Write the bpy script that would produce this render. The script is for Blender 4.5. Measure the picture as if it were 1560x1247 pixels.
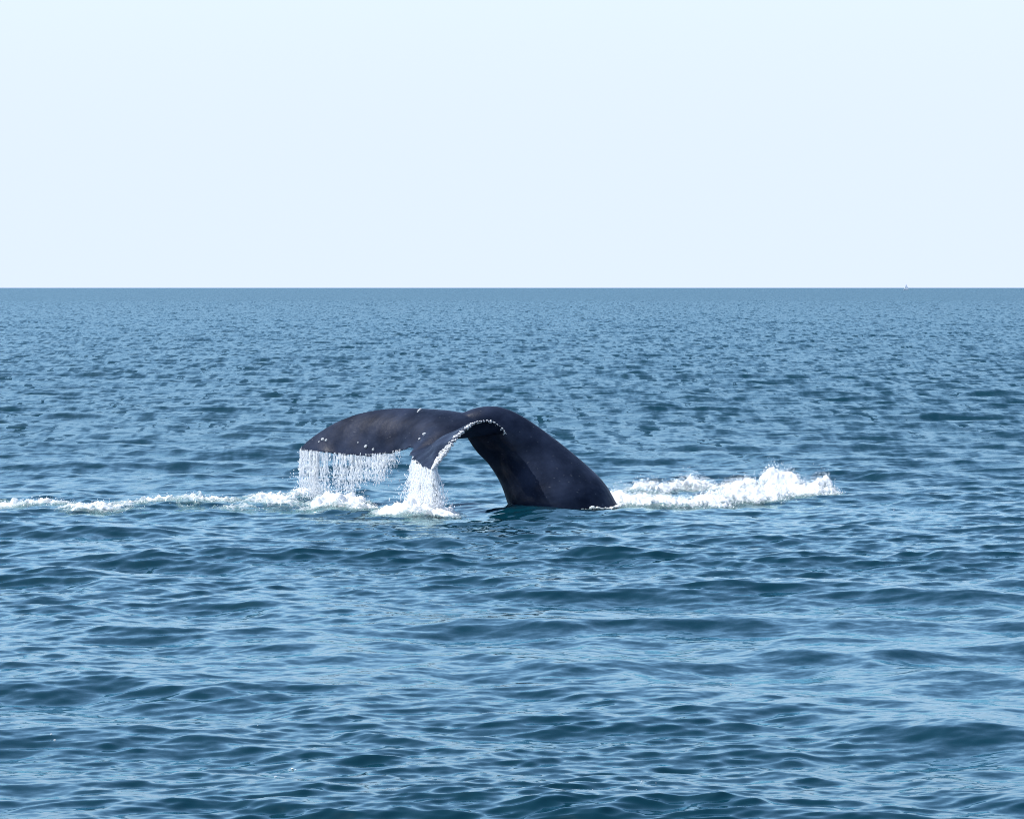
import bpy, bmesh, math, random
import numpy as np
from mathutils import Vector, Matrix

# ------------------------------------------------------------------ scene
for o in list(bpy.data.objects):
    bpy.data.objects.remove(o, do_unlink=True)
sc = bpy.context.scene
COL = sc.collection
random.seed(7)
rng = np.random.default_rng(11)

# ------------------------------------------------------------------ camera
CAM_H = 3.6                       # eye height on the deck of a small boat
FPX = 5072.0                      # focal length in photograph pixels (1560 wide)
PITCH = math.atan(185.5 / FPX)
cam_d = bpy.data.cameras.new('camera')
cam = bpy.data.objects.new('camera', cam_d)
COL.objects.link(cam)
cam.location = (0, 0, CAM_H)
cam.rotation_euler = (math.pi / 2 - PITCH, 0, 0)
cam_d.sensor_width = 36.0
cam_d.lens = 36.0 * FPX / 1560.0
cam_d.clip_start = 0.1
cam_d.clip_end = 90000
sc.camera = cam
sc.cycles.filter_width = 1.0       # a crisp telephoto lens

# ------------------------------------------------------------------ sky + sun
SUN_EL = math.radians(56)
SUN_AZ = math.radians(272)        # compass bearing from +Y, clockwise: out to the left
wd = bpy.data.worlds.new('World')
sc.world = wd
wd.use_nodes = True
nt = wd.node_tree
bg = nt.nodes['Background']
sky = nt.nodes.new('ShaderNodeTexSky')
sky.sky_type = 'NISHITA'
sky.sun_disc = False
sky.sun_elevation = SUN_EL
sky.sun_rotation = SUN_AZ
sky.altitude = 0
sky.air_density = 0.85
sky.dust_density = 0.8
sky.ozone_density = 0.8
# pale sea haze: thick near the horizon, thinning with height, all the way round
tcw = nt.nodes.new('ShaderNodeTexCoord')
sep = nt.nodes.new('ShaderNodeSeparateXYZ'); nt.links.new(tcw.outputs['Generated'], sep.inputs[0])
mth = []
for op, v in (('MAXIMUM', 0.0), ('DIVIDE', 0.172), ('POWER', 4.0), ('MULTIPLY', -1.0), ('EXPONENT', None)):
    mnode = nt.nodes.new('ShaderNodeMath'); mnode.operation = op
    if v is not None: mnode.inputs[1].default_value = v
    nt.links.new(mth[-1].outputs[0] if mth else sep.outputs['Z'], mnode.inputs[0])
    mth.append(mnode)
hz = nt.nodes.new('ShaderNodeMix'); hz.data_type = 'RGBA'
nt.links.new(mth[-1].outputs[0], hz.inputs[0])
nt.links.new(sky.outputs[0], hz.inputs[6])
hz.inputs[7].default_value = (2.62, 3.0, 4.0, 1)
nt.links.new(hz.outputs[2], bg.inputs[0])
bg.inputs[1].default_value = 0.15

sun_d = bpy.data.lights.new('sun', 'SUN')
sun_d.energy = 3.4
sun_d.angle = math.radians(0.53)
sun_d.color = (1.0, 0.97, 0.93)
sun = bpy.data.objects.new('sun', sun_d)
COL.objects.link(sun)
sdir = Vector((math.sin(SUN_AZ) * math.cos(SUN_EL), math.cos(SUN_AZ) * math.cos(SUN_EL), math.sin(SUN_EL)))
sun.rotation_euler = sdir.to_track_quat('Z', 'Y').to_euler()
sun.location = sdir * 60

sc.view_settings.view_transform = 'Standard'
sc.view_settings.look = 'None'
sc.view_settings.gamma = 1.0
sc.view_settings.exposure = 1.0
sc.view_settings.use_curve_mapping = False


# ------------------------------------------------------------------ helpers
def pt(px, py, Y):
    """world point seen at photograph pixel (px, py) at depth Y"""
    c, s = math.cos(PITCH), math.sin(PITCH)
    dx = px - 780.0
    dv = -(py - 623.5)
    y = FPX * c + dv * s
    z = -FPX * s + dv * c
    k = Y / y
    return np.array((dx * k, Y, CAM_H + z * k))


def wpt(px, py, Y):
    """the same for the whale, whose depths are noted from a mark 15 m off"""
    return pt(px, py, Y + 15.0)


def gnd(px, py):
    a = pt(px, py, 1.0)
    Y = CAM_H / (CAM_H - a[2])
    p = pt(px, py, Y)
    return p[0], p[1]


def tag(o, label=None, cat=None, group=None, kind=None):
    if label: o['label'] = label
    if cat: o['category'] = cat
    if group: o['group'] = group
    if kind: o['kind'] = kind
    return o


def link(name, me, mat=None, parent=None):
    o = bpy.data.objects.new(name, me)
    COL.objects.link(o)
    if mat: me.materials.append(mat)
    if parent: o.parent = parent
    return o


def grid_mesh(name, P, wrap=False):
    """P: (rows, cols, 3) -> quad sheet"""
    r, c = P.shape[:2]
    me = bpy.data.meshes.new(name)
    i = np.arange(r * c, dtype=np.int32).reshape(r, c)
    if wrap:
        j = np.concatenate([i, i[:, :1]], axis=1)
    else:
        j = i
    q = np.stack([j[:-1, :-1], j[:-1, 1:], j[1:, 1:], j[1:, :-1]], -1).reshape(-1, 4)
    me.vertices.add(r * c)
    me.vertices.foreach_set('co', P.astype(np.float32).ravel())
    me.loops.add(q.size)
    me.loops.foreach_set('vertex_index', q.ravel())
    me.polygons.add(len(q))
    me.polygons.foreach_set('loop_start', np.arange(0, q.size, 4, dtype=np.int32))
    me.polygons.foreach_set('use_smooth', np.ones(len(q), dtype=bool))
    me.update(calc_edges=True)
    return me


_perm = rng.permutation(4096).astype(np.int64)
_grad = rng.normal(size=(4096,)).astype(np.float64)


def vnoise(x, y, seed=0):
    """smooth value noise, about -1..1"""
    xi = np.floor(x).astype(np.int64); yi = np.floor(y).astype(np.int64)
    fx = x - xi; fy = y - yi
    u = fx * fx * fx * (fx * (fx * 6 - 15) + 10)
    v = fy * fy * fy * (fy * (fy * 6 - 15) + 10)

    def h(a, b):
        return _grad[_perm[(_perm[(a + seed * 131) & 4095] + b) & 4095]]
    n00 = h(xi, yi); n10 = h(xi + 1, yi); n01 = h(xi, yi + 1); n11 = h(xi + 1, yi + 1)
    return ((n00 * (1 - u) + n10 * u) * (1 - v) + (n01 * (1 - u) + n11 * u) * v) * 0.8


def fbm(x, y, oct=5, seed=0, gain=0.5):
    a = 1.0; t = 0; tot = 0
    for k in range(oct):
        t = t + a * vnoise(x, y, seed + k)
        tot += a
        a *= gain
        x, y = x * 1.97 + y * 0.31 + 13.7, y * 1.97 - x * 0.31 + 7.1
    return t / tot


# ------------------------------------------------------------------ wave field
WDIR = math.radians(262)          # waves run towards the camera, a little to the left
N_W = 150
_l = np.exp(np.linspace(math.log(0.55), math.log(11.0), N_W))
W_LAM = _l * np.exp(rng.normal(0, 0.015, N_W))
W_K = 2 * np.pi / W_LAM
_sp = np.where(W_LAM < 1.5, 0.9, np.where(W_LAM < 3, 0.65, 0.42))
W_TH = WDIR + rng.normal(0, 1, N_W) * _sp
W_PH = rng.uniform(0, 2 * np.pi, N_W)
MSS_PER_E = 0.0086                # mean square slope per e-fold of wavelength
_dl = (math.log(11.0) - math.log(0.55)) / N_W
_fall = np.exp(-(np.maximum(W_LAM, 2.8) / 2.8 - 1) ** 2 * 0.5) * np.where(W_LAM > 1.3, 0.80, 0.82)
W_A = np.sqrt(2 * MSS_PER_E * _dl) / W_K * _fall
# short waves: a random-phase tile, 0.1 to 0.55 m
TILE = 23.0; TN = 768
_kx = np.fft.fftfreq(TN, TILE / TN) * 2 * np.pi
KX, KY = np.meshgrid(_kx, _kx, indexing='ij')
KK = np.sqrt(KX ** 2 + KY ** 2) + 1e-9
LAM = 2 * np.pi / KK
_c = (KX * math.cos(WDIR) + KY * math.sin(WDIR)) / KK
_amp = (LAM < 0.55) * (LAM > 0.10) * KK ** -2 * np.abs(_c) ** 1.6
_H = _amp * (rng.normal(size=KK.shape) + 1j * rng.normal(size=KK.shape))
_sx = np.real(np.fft.ifft2(_H * 1j * KX)); _sy = np.real(np.fft.ifft2(_H * 1j * KY))
_norm = math.sqrt(0.0135 * math.log(5.5) / (np.mean(_sx ** 2 + _sy ** 2)))
TILE_Z = (np.real(np.fft.ifft2(_H)) * _norm).astype(np.float32)
TILE_DX = (np.real(np.fft.ifft2(_H * 1j * KX / KK)) * _norm).astype(np.float32)
TILE_DY = (np.real(np.fft.ifft2(_H * 1j * KY / KK)) * _norm).astype(np.float32)


def tile_sample(T, x, y):
    ca, sa = math.cos(0.37), math.sin(0.37)
    # the tile turns by an odd angle so its repeats never line up with the view
    u = (x * ca + y * sa) / TILE * TN
    v = (-x * sa + y * ca) / TILE * TN
    ui = np.floor(u).astype(np.int64); vi = np.floor(v).astype(np.int64)
    fu = (u - ui).astype(np.float32); fv = (v - vi).astype(np.float32)
    a = ui % TN; b = vi % TN; a1 = (a + 1) % TN; b1 = (b + 1) % TN
    return (T[a, b] * (1 - fu) + T[a1, b] * fu) * (1 - fv) + (T[a, b1] * (1 - fu) + T[a1, b1] * fu) * fv


CHOP = 0.9
LEAN = 1.0


def smooth01(t):
    t = np.clip(t, 0, 1)
    return t * t * (3 - 2 * t)


def waves(X, Y, spacing):
    """X, Y (rows, cols); spacing per row.  returns dx, dy, dz, lost slope per row"""
    dz = np.zeros(X.shape, np.float32); dx = np.zeros_like(dz); dy = np.zeros_like(dz)
    lost = np.zeros(len(spacing))
    Xf = X.astype(np.float32); Yf = Y.astype(np.float32)
    for lam, k, th, ph, a in zip(W_LAM, W_K, W_TH, W_PH, W_A):
        w = smooth01((lam / spacing - 0.25) / 0.7)
        lost += (1 - w * w) * (a * k) ** 2 / 2
        m = w > 0.01
        if not m.any():
            continue
        n = np.nonzero(m)[0]
        r0, r1 = n[0], n[-1] + 1
        p = (np.float32(k * math.cos(th)) * Xf[r0:r1] + np.float32(k * math.sin(th)) * Yf[r0:r1] + np.float32(ph))
        ww = (w[r0:r1, None] * a).astype(np.float32)
        s = np.sin(p) * ww
        dz[r0:r1] += np.cos(p) * ww
        dx[r0:r1] -= s * np.float32(CHOP * math.cos(th))
        dy[r0:r1] -= s * np.float32(CHOP * math.sin(th))
    w = smooth01((0.22 / spacing - 1.0) / 1.5)
    lost += (1 - w * w) * 0.0135 * math.log(5.5)
    n = np.nonzero(w > 0.01)[0]
    if len(n):
        r0, r1 = n[0], n[-1] + 1
        ww = w[r0:r1, None].astype(np.float32)
        # wind comes in puffs: ripples are stronger in some patches than in others
        puff = (0.85 + 0.55 * vnoise(X[r0:r1] * 0.16 + 3, Y[r0:r1] * 0.09, 40)).clip(0.25, 1.7).astype(np.float32)
        ww = ww * puff
        dz[r0:r1] += tile_sample(TILE_Z, X[r0:r1], Y[r0:r1]) * ww
        dx[r0:r1] += tile_sample(TILE_DX, X[r0:r1], Y[r0:r1]) * ww * 0.7
        dy[r0:r1] += tile_sample(TILE_DY, X[r0:r1], Y[r0:r1]) * ww * 0.7
    # wind pushes the crests forward: steep faces, gentle backs
    dx += np.float32(LEAN * math.cos(WDIR)) * dz
    dy += np.float32(LEAN * math.sin(WDIR)) * dz
    return dx, dy, dz, np.sqrt(lost)


# ------------------------------------------------------------------ materials
def new_mat(name):
    m = bpy.data.materials.new(name)
    m.use_nodes = True
    return m, m.node_tree.nodes, m.node_tree.links, m.node_tree.nodes['Principled BSDF']


def mk_water():
    m, N, L, B = new_mat('sea_water')
    N.remove(B)
    body = N.new('ShaderNodeBsdfDiffuse'); body.inputs[0].default_value = (0.0012, 0.0195, 0.0310, 1)
    refl = N.new('ShaderNodeBsdfGlossy'); refl.inputs[0].default_value = (0.75, 0.98, 1.0, 1)
    mixs = N.new('ShaderNodeMixShader')
    L.new(body.outputs[0], mixs.inputs[1]); L.new(refl.outputs[0], mixs.inputs[2])
    L.new(mixs.outputs[0], N['Material Output'].inputs[0])

    def mth(op, a, b=None):
        n = N.new('ShaderNodeMath'); n.operation = op
        for q, v in enumerate((a, b)):
            if v is None: continue
            if isinstance(v, (int, float)): n.inputs[q].default_value = v
            else: L.new(v, n.inputs[q])
        return n.outputs[0]
    geo = N.new('ShaderNodeNewGeometry')

    def ripple(scale, detail):
        mp = N.new('ShaderNodeMapping'); mp.inputs['Scale'].default_value = scale
        L.new(geo.outputs['Position'], mp.inputs['Vector'])
        nz = N.new('ShaderNodeTexNoise'); nz.inputs['Scale'].default_value = 1.0
        nz.inputs['Detail'].default_value = detail; nz.inputs['Roughness'].default_value = 0.55
        L.new(mp.outputs[0], nz.inputs['Vector'])
        sb = N.new('ShaderNodeVectorMath'); sb.operation = 'SUBTRACT'
        sb.inputs[1].default_value = (0.5, 0.5, 0.5)
        L.new(nz.outputs['Color'], sb.inputs[0])
        ml = N.new('ShaderNodeVectorMath'); ml.operation = 'MULTIPLY'
        ml.inputs[1].default_value = (1, 1, 0)
        L.new(sb.outputs[0], ml.inputs[0])
        return ml.outputs[0]
    fine = ripple((5.5, 9.0, 4.0), 3.0)
    far = ripple((0.9, 1.6, 1.0), 3.0)
    group_ = ripple((1.7, 0.20, 1.0), 3.0)
    group2 = ripple((0.40, 0.030, 1.0), 3.0)
    at = N.new('ShaderNodeAttribute'); at.attribute_name = 'fine_slope'
    s1 = N.new('ShaderNodeVectorMath'); s1.operation = 'SCALE'; s1.inputs['Scale'].default_value = 0.36
    L.new(fine, s1.inputs[0])
    k = N.new('ShaderNodeMath'); k.operation = 'MULTIPLY'; k.inputs[1].default_value = 2.3
    L.new(at.outputs['Fac'], k.inputs[0])
    # slopes too small for the sheet become roughness: the rest of the slope is the noise below
    ro = N.new('ShaderNodeMath'); ro.operation = 'MULTIPLY_ADD'; ro.inputs[1].default_value = 0.35; ro.inputs[2].default_value = 0.006
    L.new(at.outputs['Fac'], ro.inputs[0])
    rq = N.new('ShaderNodeMath'); rq.operation = 'SQRT'; L.new(ro.outputs[0], rq.inputs[0])
    L.new(rq.outputs[0], refl.inputs['Roughness'])
    s2 = N.new('ShaderNodeVectorMath'); s2.operation = 'SCALE'
    fg = N.new('ShaderNodeVectorMath'); fg.operation = 'MULTIPLY_ADD'; fg.inputs[1].default_value = (1.6, 3.6, 0)
    fh = N.new('ShaderNodeVectorMath'); fh.operation = 'MULTIPLY_ADD'; fh.inputs[1].default_value = (0.4, 1.0, 0)
    L.new(group2, fh.inputs[0]); L.new(far, fh.inputs[2])
    L.new(group_, fg.inputs[0]); L.new(fh.outputs[0], fg.inputs[2])
    L.new(fg.outputs[0], s2.inputs[0]); L.new(k.outputs[0], s2.inputs['Scale'])
    a1 = N.new('ShaderNodeVectorMath'); a1.operation = 'ADD'
    L.new(s1.outputs[0], a1.inputs[0]); L.new(s2.outputs[0], a1.inputs[1])
    # a facet that leans away out of sight is hidden behind one that leans the other way
    a0 = N.new('ShaderNodeVectorMath'); a0.operation = 'ADD'
    L.new(a1.outputs[0], a0.inputs[0]); L.new(geo.outputs['Normal'], a0.inputs[1])
    d0 = N.new('ShaderNodeVectorMath'); d0.operation = 'DOT_PRODUCT'
    L.new(a0.outputs[0], d0.inputs[0]); L.new(geo.outputs['Incoming'], d0.inputs[1])
    sgn = mth('SIGN', d0.outputs['Value'])
    a2 = N.new('ShaderNodeVectorMath'); a2.operation = 'MULTIPLY_ADD'
    L.new(a1.outputs[0], a2.inputs[0]); L.new(sgn, a2.inputs[1]); L.new(geo.outputs['Normal'], a2.inputs[2])
    nm = N.new('ShaderNodeVectorMath'); nm.operation = 'NORMALIZE'
    L.new(a2.outputs[0], nm.inputs[0])
    L.new(nm.outputs[0], refl.inputs['Normal'])
    # Fresnel reflection of a rough sea: the unresolved slopes keep it below a mirror's at low angles
    dt = N.new('ShaderNodeVectorMath'); dt.operation = 'DOT_PRODUCT'
    L.new(nm.outputs[0], dt.inputs[0]); L.new(geo.outputs['Incoming'], dt.inputs[1])
    c2 = mth('MULTIPLY', dt.outputs['Value'], dt.outputs['Value'])
    sg = mth('ADD', mth('MULTIPLY', at.outputs['Fac'], 0.72), 0.02)
    ce = mth('SQRT', mth('ADD', c2, mth('MULTIPLY', sg, sg)))
    om = mth('MAXIMUM', mth('SUBTRACT', 1.0, ce), 0.0)
    L.new(mth('ADD', mth('MULTIPLY', mth('POWER', om, 5.0), 0.98), 0.02), mixs.inputs[0])
    return m


def mk_foam(name, col=(0.86, 0.88, 0.88), trans=0.3, thin=False, clear=0.0):
    m, N, L, B = new_mat(name)
    N.remove(B)
    out = N['Material Output']
    d = N.new('ShaderNodeBsdfDiffuse'); d.inputs[0].default_value = (*col, 1)
    t = N.new('ShaderNodeBsdfTranslucent'); t.inputs[0].default_value = (*col, 1)
    g = N.new('ShaderNodeBsdfGlossy'); g.inputs['Roughness'].default_value = 0.25
    mx = N.new('ShaderNodeMixShader'); mx.inputs[0].default_value = trans
    L.new(d.outputs[0], mx.inputs[1]); L.new(t.outputs[0], mx.inputs[2])
    m2 = N.new('ShaderNodeMixShader'); m2.inputs[0].default_value = 0.05
    L.new(mx.outputs[0], m2.inputs[1]); L.new(g.outputs[0], m2.inputs[2])
    if thin:                                  # a thin raft of bubbles lets the sea show through
        at = N.new('ShaderNodeAttribute'); at.attribute_name = 'thickness'
        gp = N.new('ShaderNodeNewGeometry')
        nz = N.new('ShaderNodeTexNoise'); nz.inputs['Scale'].default_value = 13; nz.inputs['Detail'].default_value = 4; nz.inputs['Roughness'].default_value = 0.65
        L.new(gp.outputs['Position'], nz.inputs['Vector'])
        a = N.new('ShaderNodeMath'); a.operation = 'MULTIPLY_ADD'; a.inputs[1].default_value = 1.9; a.inputs[2].default_value = -1.15
        L.new(nz.outputs['Fac'], a.inputs[0])
        b = N.new('ShaderNodeMath'); b.operation = 'MULTIPLY_ADD'; b.inputs[1].default_value = 1.35; b.use_clamp = True
        L.new(at.outputs['Fac'], b.inputs[0]); L.new(a.outputs[0], b.inputs[2])
        # bubbly water under the thin parts is pale green
        cm = N.new('ShaderNodeMix'); cm.data_type = 'RGBA'
        cm.inputs[6].default_value = (0.16, 0.30, 0.30, 1); cm.inputs[7].default_value = (*col, 1)
        cr = N.new('ShaderNodeMath'); cr.operation = 'MULTIPLY_ADD'; cr.use_clamp = True; cr.inputs[1].default_value = 1.5; cr.inputs[2].default_value = -0.05
        L.new(b.outputs[0], cr.inputs[0]); L.new(cr.outputs[0], cm.inputs[0])
        L.new(cm.outputs[2], d.inputs[0]); L.new(cm.outputs[2], t.inputs[0])
        mn = N.new('ShaderNodeMath'); mn.operation = 'MULTIPLY'; mn.use_clamp = True; mn.inputs[1].default_value = 2.2
        L.new(at.outputs['Fac'], mn.inputs[0])
        mn2 = N.new('ShaderNodeMath'); mn2.operation = 'MULTIPLY'; mn2.inputs[1].default_value = 0.5
        L.new(mn.outputs[0], mn2.inputs[0])
        mxa = N.new('ShaderNodeMath'); mxa.operation = 'MAXIMUM'
        L.new(b.outputs[0], mxa.inputs[0]); L.new(mn2.outputs[0], mxa.inputs[1])
        tr = N.new('ShaderNodeBsdfTransparent')
        m3 = N.new('ShaderNodeMixShader')
        L.new(mxa.outputs[0], m3.inputs[0]); L.new(tr.outputs[0], m3.inputs[1]); L.new(m2.outputs[0], m3.inputs[2])
        L.new(m3.outputs[0], out.inputs[0])
        return m
    if clear:                                 # part of the falling water is clear
        tr = N.new('ShaderNodeBsdfTransparent')
        m3 = N.new('ShaderNodeMixShader'); m3.inputs[0].default_value = clear
        L.new(m2.outputs[0], m3.inputs[1]); L.new(tr.outputs[0], m3.inputs[2])
        L.new(m3.outputs[0], out.inputs[0])
        return m
    L.new(m2.outputs[0], out.inputs[0])
    return m


def mk_skin():
    m, N, L, B = new_mat('wet_whale_skin')
    tc = N.new('ShaderNodeTexCoord')
    n1 = N.new('ShaderNodeTexNoise'); n1.inputs['Scale'].default_value = 2.2; n1.inputs['Detail'].default_value = 6
    L.new(tc.outputs['Object'], n1.inputs['Vector'])
    r1 = N.new('ShaderNodeValToRGB')
    r1.color_ramp.elements[0].position = 0.35; r1.color_ramp.elements[0].color = (0.0055, 0.009, 0.019, 1)
    r1.color_ramp.elements[1].position = 0.75; r1.color_ramp.elements[1].color = (0.020, 0.028, 0.051, 1)
    L.new(n1.outputs['Fac'], r1.inputs[0])
    # small pale nicks and rake marks
    mp = N.new('ShaderNodeMapping'); mp.inputs['Scale'].default_value = (9, 9, 22); mp.inputs['Rotation'].default_value = (0.3, 0.6, 0.2)
    L.new(tc.outputs['Object'], mp.inputs['Vector'])
    n2 = N.new('ShaderNodeTexNoise'); n2.inputs['Scale'].default_value = 1.6; n2.inputs['Detail'].default_value = 3
    L.new(mp.outputs[0], n2.inputs['Vector'])
    r2 = N.new('ShaderNodeValToRGB')
    r2.color_ramp.elements[0].position = 0.672; r2.color_ramp.elements[0].color = (0, 0, 0, 1)
    r2.color_ramp.elements[1].position = 0.74; r2.color_ramp.elements[1].color = (0.35, 0.35, 0.35, 1)
    L.new(n2.outputs['Fac'], r2.inputs[0])
    mx = N.new('ShaderNodeMix'); mx.data_type = 'RGBA'
    L.new(r2.outputs[0], mx.inputs[0]); L.new(r1.outputs[0], mx.inputs[6])
    mx.inputs[7].default_value = (0.12, 0.13, 0.145, 1)
    L.new(mx.outputs[2], B.inputs['Base Color'])
    n3 = N.new('ShaderNodeTexNoise'); n3.inputs['Scale'].default_value = 5; n3.inputs['Detail'].default_value = 4
    L.new(tc.outputs['Object'], n3.inputs['Vector'])
    r3 = N.new('ShaderNodeMapRange'); r3.inputs[3].default_value = 0.30; r3.inputs[4].default_value = 0.48
    L.new(n3.outputs['Fac'], r3.inputs[0]); L.new(r3.outputs[0], B.inputs['Roughness'])
    bp = N.new('ShaderNodeBump'); bp.inputs['Strength'].default_value = 0.25; bp.inputs['Distance'].default_value = 0.02
    n4 = N.new('ShaderNodeTexNoise'); n4.inputs['Scale'].default_value = 14; n4.inputs['Detail'].default_value = 4
    L.new(tc.outputs['Object'], n4.inputs['Vector'])
    L.new(n4.outputs['Fac'], bp.inputs['Height']); L.new(bp.outputs[0], B.inputs['Normal'])
    B.inputs['IOR'].default_value = 1.4
    B.inputs['Specular IOR Level'].default_value = 0.04
    mw = N.new('ShaderNodeMapping'); mw.inputs['Scale'].default_value = (1.2, 3.0, 3.0); mw.inputs['Rotation'].default_value = (0.2, 0.5, 0.1)
    L.new(tc.outputs['Object'], mw.inputs['Vector'])
    nw = N.new('ShaderNodeTexNoise'); nw.inputs['Scale'].default_value = 2.5; nw.inputs['Detail'].default_value = 4
    L.new(mw.outputs[0], nw.inputs['Vector'])
    wr = N.new('ShaderNodeMapRange'); wr.inputs[1].default_value = 0.42; wr.inputs[2].default_value = 0.68; wr.inputs[3].default_value = 0.05; wr.inputs[4].default_value = 0.3
    L.new(nw.outputs['Fac'], wr.inputs[0]); L.new(wr.outputs[0], B.inputs['Coat Weight'])
    B.inputs['Coat Roughness'].default_value = 0.14
    B.inputs['Coat IOR'].default_value = 1.38
    return m


def mk_plain(name, col, rough=0.5):
    m, N, L, B = new_mat(name)
    tc = N.new('ShaderNodeTexCoord')
    n = N.new('ShaderNodeTexNoise'); n.inputs['Scale'].default_value = 30; n.inputs['Detail'].default_value = 3
    L.new(tc.outputs['Object'], n.inputs['Vector'])
    mx = N.new('ShaderNodeMix'); mx.data_type = 'RGBA'
    mx.inputs[6].default_value = (*[c * 0.75 for c in col], 1); mx.inputs[7].default_value = (*col, 1)
    L.new(n.outputs['Fac'], mx.inputs[0]); L.new(mx.outputs[2], B.inputs['Base Color'])
    B.inputs['Roughness'].default_value = rough
    return m


M_WATER = mk_water()
M_FOAM = mk_foam('aerated_foam')
M_RAFT = mk_foam('foam_raft', thin=True)
M_SPRAY = mk_foam('falling_white_water', (0.92, 0.93, 0.93), 0.42, clear=0.42)
M_SKIN = mk_skin()
M_BARN_GLINT = mk_plain('barnacle_and_glint', (0.50, 0.51, 0.50), 0.6)  # shell of the crust, also the white of the modelled wet glints
M_SAIL = mk_plain('sailcloth', (0.88, 0.88, 0.88), 0.8)
M_HULL = mk_plain('hull_paint', (0.8, 0.82, 0.84), 0.5)

# ------------------------------------------------------------------ the sea: one sheet, finer where it is near
def row_dists():
    out = [0.6, 1.5, 3, 5, 8, 11, 14]
    d = 16.0
    while d < 40000:
        out.append(d)
        if d < 19.5: f = 0.006
        elif d < 120: f = 0.0016
        elif d < 380: f = 0.0026
        elif d < 900: f = 0.0040
        elif d < 2500: f = 0.009
        else: f = 0.08
        d *= 1 + f
    out.append(45000)
    return np.array(out)


RD = row_dists()
half = math.radians(11.8)
ang_c = np.linspace(-half, half, 540)
step = ang_c[1] - ang_c[0]
side = [half]
s_ = step
while side[-1] + s_ < math.pi - 0.05:
    s_ *= 1.12
    s_ = min(s_, 0.12)
    side.append(side[-1] + s_)
side = np.array(side[1:] + [math.pi])
ANG = np.concatenate([-side[::-1], ang_c, side])
rr, aa = np.meshgrid(RD, ANG, indexing='ij')
SX = rr * np.sin(aa); SY = rr * np.cos(aa)
spacing = np.gradient(RD)
spacing[:8] = 3.0
# columns outside the dense fan are coarse: fade the waves there
colw = np.clip(1 - (np.abs(ANG) - half) / math.radians(9), 0, 1)
colw[np.abs(ANG) <= half] = 1
dx, dy, dz, lost = waves(SX, SY, spacing)
cw = colw[None, :].astype(np.float32)
P = np.stack([SX + dx * cw, SY + dy * cw, dz * cw], -1)
sea_me = grid_mesh('sea', P)
fs = sea_me.attributes.new('fine_slope', 'FLOAT', 'POINT')
fs.data.foreach_set('value', np.repeat(lost, len(ANG)).astype(np.float32))
sea = link('sea', sea_me, M_WATER)
tag(sea, 'rippled blue sea reaching to the horizon', 'sea', kind='structure')
del P, dx, dy, dz, SX, SY, rr, aa


def water_z(x, y):
    """height of the sea at scattered points"""
    x = np.asarray(x, float).reshape(1, -1); y = np.asarray(y, float).reshape(1, -1)
    dx, dy, dz, _ = waves(x, y, np.array([0.08]))
    # follow the sideways push of the crests once
    dx, dy, dz, _ = waves(x - dx, y - dy, np.array([0.08]))
    return dz.ravel().astype(float)


# ------------------------------------------------------------------ the whale
def catmull(A, n):
    A = np.asarray(A, float)
    k = len(A)
    Pp = np.vstack([2 * A[0] - A[1], A, 2 * A[-1] - A[-2]])
    out = []
    for t in np.linspace(0, k - 1, n):
        i = min(int(t), k - 2); u = t - i
        p0, p1, p2, p3 = Pp[i], Pp[i + 1], Pp[i + 2], Pp[i + 3]
        out.append(0.5 * ((2 * p1) + (-p0 + p2) * u + (2 * p0 - 5 * p1 + 4 * p2 - p3) * u * u + (-p0 + 3 * p1 - 3 * p2 + p3) * u ** 3))
    return np.array(out)


# fluke stations, far tip -> root -> near tip : leading edge, trailing edge, thickness, camber
ST = [
    ((457, 684, 41.45), (459, 686, 41.40), 0.030, 0.00),
    ((466, 674, 41.45), (478, 688, 41.15), 0.045, 0.01),
    ((484, 660, 41.40), (505, 691, 40.90), 0.065, 0.02),
    ((512, 643, 41.30), (535, 694, 40.66), 0.090, 0.04),
    ((550, 629, 41.12), (568, 694, 40.42), 0.120, 0.06),
    ((595, 622, 40.88), (598, 690, 40.16), 0.150, 0.07),
    ((640, 622, 40.60), (618, 685, 39.92), 0.180, 0.08),
    ((690, 626, 40.22), (630, 683, 39.72), 0.220, 0.09),
    ((735, 637, 39.95), (626, 689, 39.52), 0.240, 0.10),
    ((771, 660, 39.72), (625, 693, 39.32), 0.220, 0.10),
    ((753, 643, 39.34), (627, 697, 39.05), 0.180, 0.09),
    ((727, 643, 38.90), (631, 702, 38.72), 0.140, 0.07),
    ((703, 661, 38.45), (638, 707, 38.38), 0.105, 0.04),
    ((684, 684, 38.06), (646, 712, 38.05), 0.075, 0.02),
    ((669, 703, 37.82), (654, 715, 37.83), 0.050, 0.01),
    ((660, 715, 37.70), (659, 716, 37.71), 0.030, 0.00),
]
NS = 110
Ls = catmull([wpt(*s[0]) for s in ST], NS)
Ts = catmull([wpt(*s[1]) for s in ST], NS)
TH = catmull([[s[2]] for s in ST], NS)[:, 0]
CB = catmull([[s[3]] for s in ST], NS)[:, 0]
UP = np.array((-0.35, -0.45, 0.85))


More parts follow.
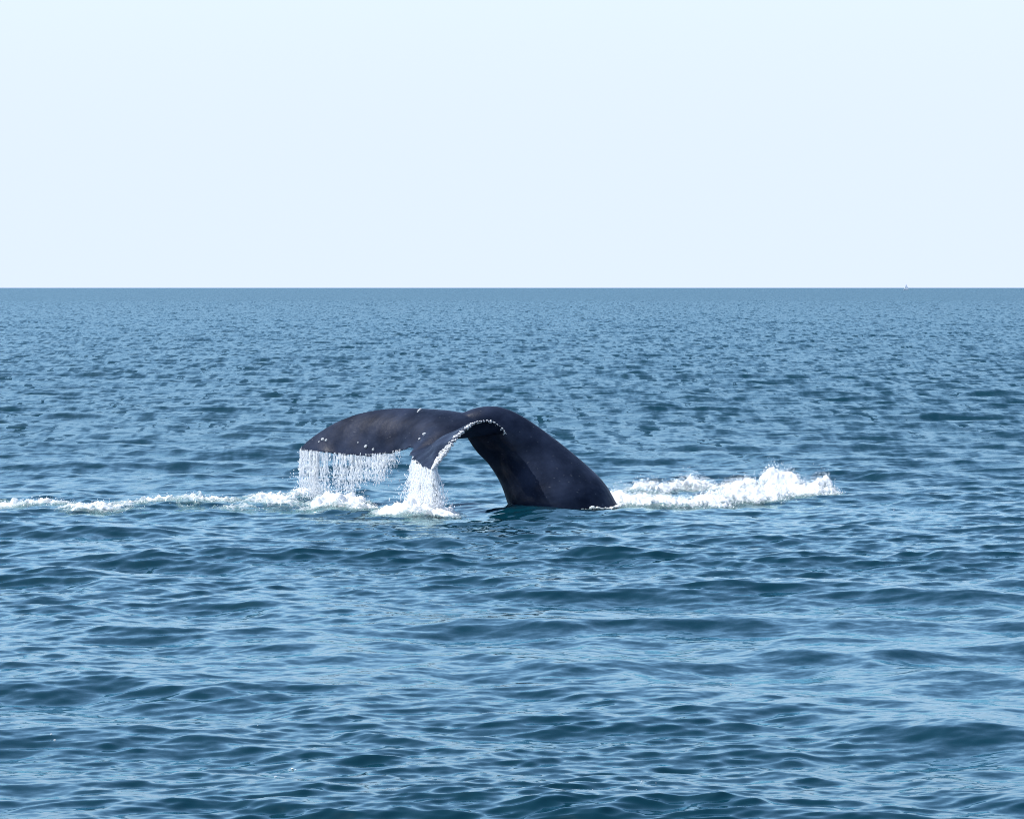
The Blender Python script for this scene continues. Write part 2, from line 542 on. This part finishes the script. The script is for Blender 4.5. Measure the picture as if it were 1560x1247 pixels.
def whale_body():
    verts = []; faces = []

    def tube(rings):
        b = len(verts); n = len(rings[0]); r = len(rings)
        for R in rings: verts.extend([tuple(v) for v in R])
        for i in range(r - 1):
            for j in range(n):
                faces.append((b + i * n + j, b + i * n + (j + 1) % n, b + (i + 1) * n + (j + 1) % n, b + (i + 1) * n + j))
        faces.append(tuple(b + j for j in range(n))[::-1])
        faces.append(tuple(b + (r - 1) * n + j for j in range(n)))
    # flukes
    M = 26
    u = (1 - np.cos(np.linspace(0, math.pi, M))) / 2
    prof = 2.6 * (0.2969 * np.sqrt(u) - 0.126 * u - 0.3516 * u ** 2 + 0.2843 * u ** 3 - 0.1036 * u ** 4)
    span = np.gradient(0.5 * (Ls + Ts), axis=0)
    rings = []
    for i in range(NS):
        ch = Ts[i] - Ls[i]
        n = np.cross(span[i], ch); n /= np.linalg.norm(n) + 1e-9
        if n @ UP < 0: n = -n
        # ripples of the trailing edge and folds that run from the root to the edge
        s = i / (NS - 1)
        mid = Ls[i][None] + ch[None] * u[:, None] + n[None] * (CB[i] * 4 * u * (1 - u))[:, None]
        mid = mid + n[None] * (0.012 * np.sin(s * 61 + 1.3) * u ** 2)[:, None]
        mid = mid + ch[None] * (0.012 * np.sin(s * 83) * u ** 4 + 0.010 * math.sin(s * 171 + 2) * u ** 6)[:, None]
        mid = mid + n[None] * (0.012 * np.sin(u * 13 + 0.6) * smooth01((s - 0.5) / 0.15) * np.sqrt(u * (1 - u)) * 2)[:, None]
        tk = np.maximum(TH[i] * prof * 1.0, 0.016)
        top = mid + n[None] * (tk * 0.55)[:, None]
        bot = mid - n[None] * (tk * 0.45)[:, None]
        rings.append(np.vstack([top, bot[::-1]]))
    tube(rings)
    # tail stock: dorsal outline, ventral outline, depth, half width
    SK = [
        ((1110, 905), (860, 960), 40.9, 0.90),
        ((968, 800), (806, 857), 40.2, 0.82),
        ((923, 738), (777, 778), 40.02, 0.68),
        ((896, 710), (763, 738), 40.10, 0.55),
        ((853, 674), (745, 708), 40.18, 0.41),
        ((812, 644), (727, 689), 40.14, 0.32),
        ((785, 628), (715, 672), 40.08, 0.25),
        ((758, 619), (705, 655), 40.04, 0.19),
        ((730, 620), (698, 650), 40.06, 0.15),
        ((706, 628), (686, 650), 40.08, 0.11),
        ((688, 638), (676, 652), 40.08, 0.07),
    ]
    D = catmull([wpt(*s[0], s[2]) for s in SK], 60)
    V = catmull([wpt(*s[1], s[2] - 0.05) for s in SK], 60)
    W = catmull([[s[3]] for s in SK], 60)[:, 0]
    rings = []
    lat0 = np.array((0.22, -0.975, 0.0))
    for i in range(60):
        c = 0.5 * (D[i] + V[i]); a = 0.5 * (D[i] - V[i])
        lat = lat0 - a * (lat0 @ a) / (a @ a + 1e-9); lat /= np.linalg.norm(lat)
        R = []
        for j in range(40):
            t = 2 * math.pi * j / 40
            ct, st_ = math.cos(t), math.sin(t)
            # keeled section: sharper above and below, fuller in the middle
            w = math.copysign(abs(st_) ** 1.25, st_)
            R.append(c + a * ct + lat * W[i] * w)
        rings.append(np.array(R))
    tube(rings)
    me = bpy.data.meshes.new('whale_raw')
    me.from_pydata(verts, [], faces)
    bm = bmesh.new(); bm.from_mesh(me)
    bmesh.ops.recalc_face_normals(bm, faces=bm.faces)
    bm.to_mesh(me); bm.free()
    o = bpy.data.objects.new('whale_raw', me); COL.objects.link(o)
    r = o.modifiers.new('r', 'REMESH'); r.mode = 'VOXEL'; r.voxel_size = 0.0135; r.use_smooth_shade = True
    s = o.modifiers.new('s', 'SMOOTH'); s.factor = 0.5; s.iterations = 11
    dg = bpy.context.evaluated_depsgraph_get()
    me2 = bpy.data.meshes.new_from_object(o.evaluated_get(dg))
    bpy.data.objects.remove(o, do_unlink=True)
    me2.name = 'whale'
    me2.materials.clear()
    me2.polygons.foreach_set('use_smooth', np.ones(len(me2.polygons), dtype=bool))
    return me2


whale = link('whale', whale_body(), M_SKIN)
tag(whale, 'black humpback whale diving with its dripping tail flukes arched over the sea', 'whale')


# barnacles crusted along the leading edge of the near fluke
def lump(bm, c, r, n, rs):
    """a small crusted cone with a sunk mouth, axis along n"""
    n = Vector(n).normalized()
    q = n.to_track_quat('Z', 'Y')
    prof = [(1.0, -0.35), (0.92, 0.25), (0.55, 0.62), (0.30, 0.40)]
    k = 7; rows = []
    for (rad, h) in prof:
        row = []
        for j in range(k):
            a = 2 * math.pi * j / k
            jr = rad * (1 + rs.uniform(-0.18, 0.18))
            row.append(bm.verts.new(Vector(c) + q @ Vector((math.cos(a) * jr * r, math.sin(a) * jr * r, h * r))))
        rows.append(row)
    for i in range(len(rows) - 1):
        for j in range(k):
            bm.faces.new((rows[i][j], rows[i][(j + 1) % k], rows[i + 1][(j + 1) % k], rows[i + 1][j]))
    bm.faces.new(rows[-1])


span_dir = np.gradient(0.5 * (Ls + Ts), axis=0)


def fluke_point(s, u, top=True):
    i = min(max(int(round(s * (NS - 1))), 0), NS - 1)
    ch = Ts[i] - Ls[i]
    n = np.cross(span_dir[i], ch); n /= np.linalg.norm(n)
    if n @ UP < 0: n = -n
    pr = 2.6 * (0.2969 * math.sqrt(u) - 0.126 * u - 0.3516 * u ** 2 + 0.2843 * u ** 3 - 0.1036 * u ** 4)
    p = Ls[i] + ch * u + n * (CB[i] * 4 * u * (1 - u))
    p = p + (n if top else -n) * max(TH[i] * pr, 0.016) * (0.55 if top else 0.45)
    return p, (n if top else -n)


# crust in short bands across the edge, heavier towards the tip
rs = random.Random(5)
bm = bmesh.new()
NB = 64
for b in range(NB):
    s = 0.585 + 0.41 * (b + rs.uniform(-0.35, 0.35)) / NB
    s = min(max(s, 0.585), 0.995)
    dens = 0.25 + 0.75 * float(smooth01((s - 0.74) / 0.16))
    if rs.random() > 0.62 + 0.35 * dens: continue
    ii = min(int(s * (NS - 1)), NS - 1)
    ld = Ls[ii] - Ts[ii]; cl = np.linalg.norm(ld); ld /= cl
    reach = rs.uniform(0.07, 0.17) * (0.7 + 0.6 * dens)      # how far the stripe of crust runs back from the edge, in metres
    for q in range(int(9 + 16 * dens)):
        t = rs.uniform(-0.45, 1.0)
        top = t > 0
        u = min(abs(t) * reach / cl, 0.35)
        p, n = fluke_point(s + rs.gauss(0, 0.0014), u, top)
        n = n * (0.4 + abs(t) * 0.6) + ld * (0.8 - 0.5 * abs(t))
        lump(bm, p, (0.006 + 0.020 * rs.random() ** 2) * (0.75 + 0.5 * dens), n, rs)
me = bpy.data.meshes.new('barnacle_crust'); bm.to_mesh(me); bm.free()
crust = link('barnacle_crust', me, M_BARN_GLINT, whale)
tag(crust, 'white barnacles crusted along the near leading edge', kind='stuff')
# wet glints of the far fluke, put in as small white shell lumps
for (s, u, r) in ((0.14, 0.35, 0.034), (0.145, 0.44, 0.026), (0.115, 0.40, 0.018), (0.255, 0.80, 0.034), (0.275, 0.88, 0.024), (0.24, 0.70, 0.014),
                  (0.475, 0.72, 0.034), (0.465, 0.82, 0.02), (0.40, 0.05, 0.026), (0.40, 0.10, 0.024), (0.40, 0.15, 0.018)):
    p, n = fluke_point(s, u, True)
    bm = bmesh.new(); lump(bm, p, r, n, rs)
    me = bpy.data.meshes.new('wet_glint'); bm.to_mesh(me); bm.free()
    link('wet_glint', me, M_BARN_GLINT, whale)


# ------------------------------------------------------------------ foam: lumpy white water heaped on the sea
def foam_sheet(name, blobs, res, label, seed, thr=0.42, nscale=2.2, edge=0.9, sx=1.0, lace=0.2, span=0.45):
    """blobs: (x, y, rx, ry, rot, height, weight)"""
    x0 = min(b[0] - 2.2 * b[2] for b in blobs); x1 = max(b[0] + 2.2 * b[2] for b in blobs)
    y0 = min(b[1] - 2.2 * max(b[3], b[2] * abs(math.sin(b[4]))) for b in blobs)
    y1 = max(b[1] + 2.2 * max(b[3], b[2] * abs(math.sin(b[4]))) for b in blobs)
    xs = np.arange(x0, x1, res); ys = np.arange(y0, y1, res * 1.6)
    Y, X = np.meshgrid(ys, xs, indexing='ij')
    m = np.zeros_like(X); hh = np.zeros_like(X)
    for (bx, by, rx, ry, rot, h, w) in blobs:
        c, s = math.cos(rot), math.sin(rot)
        u = ((X - bx) * c + (Y - by) * s) / rx; v = (-(X - bx) * s + (Y - by) * c) / ry
        g = np.exp(-(u * u + v * v) * 1.1)
        m = np.maximum(m, g * w)
        hh = np.maximum(hh, g * h)
    n = fbm(X * nscale * sx, Y * nscale * 0.75, 6, seed, 0.62)
    n = n * (1 - lace) + lace * (0.55 - 2.2 * np.abs(fbm(X * nscale * 3.2 * sx + n, Y * nscale * 3.2, 3, seed + 70, 0.55)))
    f = m + n * edge * 0.5 * (1.15 - 0.5 * m) - thr
    cov = smooth01(f / 0.30)
    lumps = np.abs(fbm(X * 6.0, Y * 6.0, 4, seed + 20, 0.55))
    fine = fbm(X * 22.0, Y * 22.0, 3, seed + 30, 0.6)
    z = water_z(X.ravel(), Y.ravel()).reshape(X.shape)
    big = np.clip(0.55 + 0.9 * fbm(X * 2.4, Y * 2.0, 3, seed + 50), 0, 1.6)
    top = 0.012 + hh * big + lumps * (0.055 + 0.30 * hh) + fine * (0.010 + 0.05 * hh)
    Z = z + np.where(f > 0, cov * top + 0.006, np.maximum(f * 0.6, -0.15))
    me = grid_mesh(name, np.stack([X, Y, Z], -1))
    ta = me.attributes.new('thickness', 'FLOAT', 'POINT')
    ta.data.foreach_set('value', np.clip(f / span, 0, 1).astype(np.float32).ravel())
    # drop what lies under the water
    keep = (f > -0.06)
    bm = bmesh.new(); bm.from_mesh(me)
    bm.verts.ensure_lookup_table()
    kf = keep.ravel()
    bmesh.ops.delete(bm, geom=[v for v in bm.verts if not kf[v.index]], context='VERTS')
    bm.to_mesh(me); bm.free()
    o = link(name, me, M_RAFT)
    tag(o, label, 'foam', kind='stuff')
    sel = f > 0.02
    return o, X[sel], Y[sel], Z[sel], hh[sel], cov[sel]


# ---- geometry-node droplets
def drop_tree(name, mat, rough=0.35):
    ng = bpy.data.node_groups.new(name, 'GeometryNodeTree')
    ng.interface.new_socket(name='Geometry', in_out='INPUT', socket_type='NodeSocketGeometry')
    ng.interface.new_socket(name='Geometry', in_out='OUTPUT', socket_type='NodeSocketGeometry')
    N, L = ng.nodes, ng.links
    gi = N.new('NodeGroupInput'); go = N.new('NodeGroupOutput')
    ico = N.new('GeometryNodeMeshIcoSphere'); ico.inputs['Radius'].default_value = 1.0; ico.inputs['Subdivisions'].default_value = 2
    sp = N.new('GeometryNodeSetPosition')
    nz = N.new('ShaderNodeTexNoise'); nz.inputs['Scale'].default_value = 1.3
    sub = N.new('ShaderNodeVectorMath'); sub.operation = 'SUBTRACT'; sub.inputs[1].default_value = (0.5, 0.5, 0.5)
    scl = N.new('ShaderNodeVectorMath'); scl.operation = 'SCALE'; scl.inputs['Scale'].default_value = rough * 2
    L.new(nz.outputs['Color'], sub.inputs[0]); L.new(sub.outputs[0], scl.inputs[0])
    L.new(ico.outputs['Mesh'], sp.inputs['Geometry']); L.new(scl.outputs[0], sp.inputs['Offset'])
    ss = N.new('GeometryNodeSetShadeSmooth'); L.new(sp.outputs[0], ss.inputs[0])
    sm = N.new('GeometryNodeSetMaterial'); sm.inputs['Material'].default_value = mat
    L.new(ss.outputs[0], sm.inputs['Geometry'])
    ip = N.new('GeometryNodeInstanceOnPoints')
    L.new(gi.outputs[0], ip.inputs['Points']); L.new(sm.outputs[0], ip.inputs['Instance'])
    a = N.new('GeometryNodeInputNamedAttribute'); a.data_type = 'FLOAT_VECTOR'; a.inputs['Name'].default_value = 'size'
    L.new(a.outputs['Attribute'], ip.inputs['Scale'])
    b = N.new('GeometryNodeInputNamedAttribute'); b.data_type = 'FLOAT_VECTOR'; b.inputs['Name'].default_value = 'turn'
    L.new(b.outputs['Attribute'], ip.inputs['Rotation'])
    L.new(ip.outputs[0], go.inputs[0])
    return ng


NG_FOAM = drop_tree('foam_clots', M_FOAM)
NG_SPRAY = drop_tree('spray_drops', M_SPRAY, 0.2)


def drops(name, P, S, turn, ng, label, cat):
    me = bpy.data.meshes.new(name)
    me.vertices.add(len(P))
    me.vertices.foreach_set('co', np.asarray(P, np.float32).ravel())
    a = me.attributes.new('size', 'FLOAT_VECTOR', 'POINT'); a.data.foreach_set('vector', np.asarray(S, np.float32).ravel())
    b = me.attributes.new('turn', 'FLOAT_VECTOR', 'POINT'); b.data.foreach_set('vector', np.asarray(turn, np.float32).ravel())
    me.update()
    o = link(name, me)
    md = o.modifiers.new('drops', 'NODES'); md.node_group = ng
    tag(o, label, cat, kind='stuff')
    return o


def G(px, py, rx, ry, rot, h, w):
    x, y = gnd(px, py)
    return (x, y, rx, ry * 1.32, rot, h, w)


right_blobs = [
    G(940, 764, 0.35, 0.55, 0.0, 0.22, 1.5),
    G(995, 766, 0.65, 0.60, 0.0, 0.14, 1.35),
    G(1062, 767, 0.70, 0.60, 0.0, 0.13, 1.3),
    G(1140, 761, 0.75, 0.70, 0.1, 0.16, 1.25),
    G(1205, 754, 0.70, 0.75, 0.1, 0.19, 1.1),
    G(1245, 752, 0.40, 0.55, 0.1, 0.22, 0.9),
    G(990, 753, 0.55, 0.45, 0.1, 0.15, 1.1),
    G(1050, 746, 0.62, 0.55, 0.1, 0.18, 1.05),
    G(1120, 749, 0.6, 0.55, 0.1, 0.16, 1.05),
    G(1190, 742, 0.55, 0.5, 0.1, 0.22, 0.95),
]
_, fx, fy, fz, fh, fc = foam_sheet('splash_foam', right_blobs, 0.016, 'heaped white foam thrown up to the right of the whale tail', 3, nscale=2.6, edge=1.1, sx=0.75, lace=0.35, span=0.42)
# clots of spray on and above the heap
k = rng.choice(len(fx), 20000, p=(fh + 0.03) / (fh + 0.03).sum())
up = np.abs(rng.normal(0, 1, len(k))) * (0.015 + 0.38 * fh[k])
Pd = np.stack([fx[k] + rng.normal(0, 0.03, len(k)), fy[k] + rng.normal(0, 0.03, len(k)), fz[k] + up], -1)
r = 0.002 + 0.007 * rng.random(len(k)) ** 3
r *= np.where(up > 0.08, 0.7, 1.0)
drops('splash_spray', Pd, np.stack([r * 1.3, r, r], -1), rng.uniform(-3, 3, (len(k), 3)), NG_FOAM,
      'white droplets flung above the foam right of the tail', 'spray')

left_blobs = [
    G(-120, 772, 1.1, 1.0, 0, 0.05, 0.85),
    G(20, 771, 0.8, 1.2, 0, 0.06, 0.95),
    G(75, 769, 0.7, 0.9, 0, 0.06, 0.9),
    G(140, 777, 0.9, 0.5, 0, 0.03, 1.0),
    G(205, 774, 0.5, 0.45, 0.1, 0.04, 0.85),
    G(240, 770, 0.5, 0.45, 0.1, 0.04, 0.95),
    G(300, 772, 0.6, 0.7, 0, 0.05, 0.85),
    G(345, 764, 0.6, 0.7, 0.1, 0.05, 0.85),
    G(360, 778, 0.7, 0.5, 0, 0.04, 0.8),
    G(415, 758, 0.6, 0.6, 0, 0.06, 0.95),
    G(470, 755, 0.5, 0.5, 0, 0.05, 0.95),
    G(430, 773, 0.7, 0.7, 0, 0.04, 0.85),
    G(490, 776, 0.6, 0.7, 0, 0.05, 0.85),
    G(522, 772, 0.55, 1.0, 0, 0.15, 1.5),
    G(552, 777, 0.35, 0.6, 0, 0.08, 1.3),
    G(608, 783, 0.42, 0.6, 0, 0.09, 1.4),
    G(640, 782, 0.52, 0.9, 0, 0.18, 1.6),
    G(672, 784, 0.32, 0.6, 0, 0.09, 1.4),
]
_, gx, gy, gz, gh, gc = foam_sheet('wake_foam', left_blobs, 0.018, 'broken white foam streak trailing left below the flukes', 9, thr=0.52, nscale=2.2, edge=1.3, sx=0.7, lace=0.5, span=0.60)
k = rng.choice(len(gx), 4000, p=(gh + 0.02) / (gh + 0.02).sum())
up = np.abs(rng.normal(0, 1, len(k))) * (0.01 + 0.35 * gh[k])
Pd = np.stack([gx[k] + rng.normal(0, 0.03, len(k)), gy[k] + rng.normal(0, 0.03, len(k)), gz[k] + up], -1)
r = 0.002 + 0.006 * rng.random(len(k)) ** 3
drops('wake_spray', Pd, np.stack([r * 1.3, r, r], -1), rng.uniform(-3, 3, (len(k), 3)), NG_FOAM,
      'small white clots hopping over the foam streak under the flukes', 'spray')

# lip of foam where the stock meets the water
wv = np.empty(len(whale.data.vertices) * 3, np.float32); whale.data.vertices.foreach_get('co', wv); wv = wv.reshape(-1, 3)
wv = wv[np.abs(wv[:, 2]) < 0.4]
wv = wv[np.abs(wv[:, 2] - water_z(wv[:, 0], wv[:, 1])) < 0.012]
wv = wv[np.argsort(wv[:, 0])]
cen = wv.mean(0)
front = wv[wv[:, 1] < cen[1] + 0.15][::9]
lip = [(float(v[0]) + 0.02, float(v[1]) - 0.05, 0.10, 0.07, 0.0, 0.01 + 0.03 * float(smooth01((v[0] - cen[0]) / 0.9)), 0.66 + 0.25 * float(smooth01((v[0] - cen[0] + 0.3) / 1.2))) for v in front]
lip += [G(928, 768, 0.2, 0.3, 0, 0.06, 1.0)]
foam_sheet('waterline_foam', lip, 0.014, 'thin white foam lip where the tail meets the water', 15, thr=0.52, nscale=5.0)


# ------------------------------------------------------------------ water pouring off the flukes
def strands(name, starts, label, seed, rad, drift, brk):
    rs = random.Random(seed)
    verts = []; faces = []
    DP = []; DS = []; DT = []
    for (p, ln, rr_, vx) in starts:
        ph = rs.uniform(0, 6.28); ph2 = rs.uniform(0, 6.28); wob = rs.uniform(0.004, 0.014)
        # the stream tears: it is whole near the fluke and broken into lengths lower down
        cuts = [(0.0, rs.uniform(0.12, 0.7))]
        while cuts[-1][1] < brk:
            a0 = cuts[-1][1] + rs.uniform(0.01, 0.09)
            cuts.append((a0, min(a0 + rs.uniform(0.05, 0.35), 1.0)))
        dx_ = rs.gauss(0, 0.02); dy_ = rs.gauss(0, 0.03)
        for (t0, t1) in cuts:
            n = max(4, int(ln * (t1 - t0) / 0.04)); b = len(verts); k = 5
            rs_ = rr_ * rs.uniform(0.55, 1.25)
            for i in range(n):
                t = t0 + (t1 - t0) * i / (n - 1)
                z = p[2] - ln * t
                x = p[0] + vx * t + wob * (0.4 + 1.6 * t) * math.sin(t * 11 + ph) + dx_ * t * t
                y = p[1] + wob * math.sin(t * 7 + ph2) + dy_ * t
                R = rs_ * (0.7 + 0.3 * math.sin(t * 19 + ph)) * (1.15 - 0.55 * t)
                if i in (0, n - 1): R *= 0.25
                for j in range(k):
                    a = 2 * math.pi * j / k
                    verts.append((x + R * 1.3 * math.cos(a), y + R * math.sin(a), z))
            for i in range(n - 1):
                for j in range(k):
                    faces.append((b + i * k + j, b + i * k + (j + 1) % k, b + (i + 1) * k + (j + 1) % k, b + (i + 1) * k + j))
        for q in range(int(ln * rs.uniform(8, 20))):
            t = rs.random() ** 0.6
            sprd = 0.015 + 0.12 * t * t
            DP.append((p[0] + vx * t + drift * t * t + rs.gauss(0, sprd), p[1] + rs.gauss(0, sprd), p[2] - ln * t))
            s = rs.uniform(0.0025, 0.009)
            DS.append((s, s, s * rs.uniform(1.0, 3.2))); DT.append((rs.gauss(0, 0.15), rs.gauss(0, 0.25), 0))
    me = bpy.data.meshes.new(name)
    me.from_pydata(verts, [], faces)
    me.polygons.foreach_set('use_smooth', np.ones(len(me.polygons), dtype=bool))
    o = link(name, me, M_SPRAY)
    tag(o, label, 'water', kind='stuff')
    return DP, DS, DT


rs = random.Random(21)
far_st = []
for c in range(21):                                            # the water falls in bundles with gaps between
    sc_ = 0.004 + 0.345 * (c + rs.uniform(-0.4, 0.4)) / 21
    if rs.random() < 0.06 and c > 1: continue
    full = (1.05 if rs.random() < 0.5 else rs.uniform(0.4, 0.95)) if sc_ < 0.22 else rs.uniform(0.45, 0.85) * (1 - 0.5 * float(smooth01((sc_ - 0.24) / 0.1)))
    vx = rs.gauss(0, 0.03)
    for q in range(rs.choice((5, 8, 12, 18, 22)) if c > 0 else 22):
        s = min(max(sc_ + rs.gauss(0, 0.0045), 0.0), 0.36)
        p, n = fluke_point(s, 0.985 if s > 0.03 else rs.uniform(0.1, 0.98), False)
        far_st.append((p + np.array((rs.gauss(0, .012), 0, 0.025)), p[2] * full * rs.uniform(0.8, 1.04), 0.003 + 0.012 * rs.random() ** 2, vx + rs.gauss(0, 0.015)))
for q in range(90):                                           # short fringe right at the edge
    s = rs.uniform(0.0, 0.37)
    p, n = fluke_point(s, 0.985, False)
    far_st.append((p + np.array((rs.gauss(0, .01), 0, 0.03)), rs.uniform(0.06, 0.26), rs.uniform(0.005, 0.013), rs.gauss(0, 0.02)))
D1 = strands('fluke_water_curtain', far_st, 'curtain of white water streaming off the far fluke tip', 31, 0.012, 0.0, 0.93)
near_st = []
for q in range(120):
    s = rs.uniform(0.66, 0.84)
    p, n = fluke_point(s, 0.985, False)
    w = float(smooth01((s - 0.64) / 0.16))
    if rs.random() > 0.25 + 0.75 * w: continue
    near_st.append((p + np.array((0, 0, 0.02)), p[2] * rs.uniform(0.3 + 0.5 * w, 1.0), rs.uniform(0.005, 0.014), -0.16 * rs.random() + rs.gauss(0, 0.04)))
for q in range(150):
    s = rs.uniform(0.80, 0.995)
    p, n = fluke_point(s, 0.985, False)
    if rs.random() < 0.25: p, n = fluke_point(rs.uniform(0.95, 0.998), rs.uniform(0.0, 0.9), False)
    side_ = (p[0] + 1.42) * 0.5
    near_st.append((p + np.array((0, 0, 0.02)), p[2] * rs.uniform(0.75, 1.0), rs.uniform(0.005, 0.017), side_ * 0.9 + rs.gauss(0, 0.09)))
D2 = strands('near_fluke_water_curtain', near_st, 'thick white water pouring off the drooping near fluke tip', 33, 0.016, 0.0, 0.9)
drops('fluke_spray', *D1, NG_SPRAY, 'fine falling droplets below the far fluke', 'spray')
drops('near_fluke_spray', *D2, NG_SPRAY, 'fine falling droplets below the near fluke tip', 'spray')

# tiny flecks of foam on the crests nearest the boat
fp = []; fsz = []
for (px, py) in ((884, 1212), (890, 1213), (906, 1217), (975, 1196), (1006, 1197), (964, 1214), (1098, 1171), (80, 1127), (400, 1110), (418, 1180), (443, 1164), (1113, 1035), (560, 915)):
    x, y = gnd(px, py)
    for q in range(rng.integers(1, 5)):
        fp.append((x + rng.normal(0, 0.02), y + rng.normal(0, 0.06)))
        r_ = 0.002 + 0.005 * rng.random() ** 2
        fsz.append((r_ * 1.6, r_, r_ * 0.7))
fp = np.array(fp)
fz_ = water_z(fp[:, 0], fp[:, 1]) + 0.004
drops('foam_flecks', np.column_stack([fp, fz_]), fsz, np.zeros((len(fsz), 3)), NG_FOAM, 'tiny white foam flecks scattered on the nearest crests', 'foam')

# ------------------------------------------------------------------ far sailing boat on the horizon
BY = 4900.0
bp_ = pt(1380, 438, BY)
boat = bpy.data.objects.new('sailboat', None); COL.objects.link(boat)
boat.location = (bp_[0], BY, 0.0)
tag(boat, 'tiny pale sailing boat on the horizon at the right', 'sailboat')


def poly(name, vs, fs_, mat):
    me = bpy.data.meshes.new(name); me.from_pydata(vs, [], fs_); me.update()
    return link(name, me, mat, boat)


hs = []
for (x, w, zb, zt) in ((-4.6, 0.9, 0.1, 1.3), (-2, 1.5, -0.3, 1.2), (1.5, 1.4, -0.3, 1.3), (4.2, 0.6, 0.2, 1.6), (5.4, 0.05, 1.0, 1.8)):
    hs.append([(x, -w, zt), (x, -w * 0.6, zb), (x, 0, zb - 0.3), (x, w * 0.6, zb), (x, w, zt)])
vs = [v for r_ in hs for v in r_]
fs_ = [(i * 5 + j, i * 5 + j + 1, (i + 1) * 5 + j + 1, (i + 1) * 5 + j) for i in range(4) for j in range(4)]
fs_ += [(i * 5, (i + 1) * 5, (i + 1) * 5 + 4, i * 5 + 4) for i in range(4)] + [(0, 4, 3, 2, 1)]
poly('hull', vs, fs_, M_HULL)
boat.scale = (0.75, 0.75, 0.75)
mv = []
for z, r_ in ((1.2, 0.12), (12.5, 0.06)):
    mv += [(0.6 + r_ * math.cos(a * math.pi / 3), r_ * math.sin(a * math.pi / 3), z) for a in range(6)]
poly('mast', mv, [(j, (j + 1) % 6, 6 + (j + 1) % 6, 6 + j) for j in range(6)], M_HULL)


def sail(name, a, b, c, bulge):
    n = 8; vs = []; idx = {}
    for i in range(n + 1):
        for j in range(n + 1 - i):
            u, v = i / n, j / n; w = 1 - u - v
            p = Vector(a) * w + Vector(b) * u + Vector(c) * v
            p.y += bulge * 27 * u * v * w * 0.5 + bulge * 2 * w * (1 - w) * 0.3
            idx[(i, j)] = len(vs); vs.append(tuple(p))
    f = []
    for i in range(n):
        for j in range(n - i):
            f.append((idx[(i, j)], idx[(i + 1, j)], idx[(i, j + 1)]))
            if j < n - i - 1: f.append((idx[(i + 1, j)], idx[(i + 1, j + 1)], idx[(i, j + 1)]))
    o = poly(name, vs, f, M_SAIL)
    so = o.modifiers.new('t', 'SOLIDIFY'); so.thickness = 0.03


sail('mainsail', (0.5, 0, 2.2), (-3.9, 0.3, 2.2), (0.55, 0, 12.2), -0.5)
sail('jib', (5.2, 0, 1.9), (0.9, -0.3, 2.1), (0.75, 0, 11.0), -0.4)
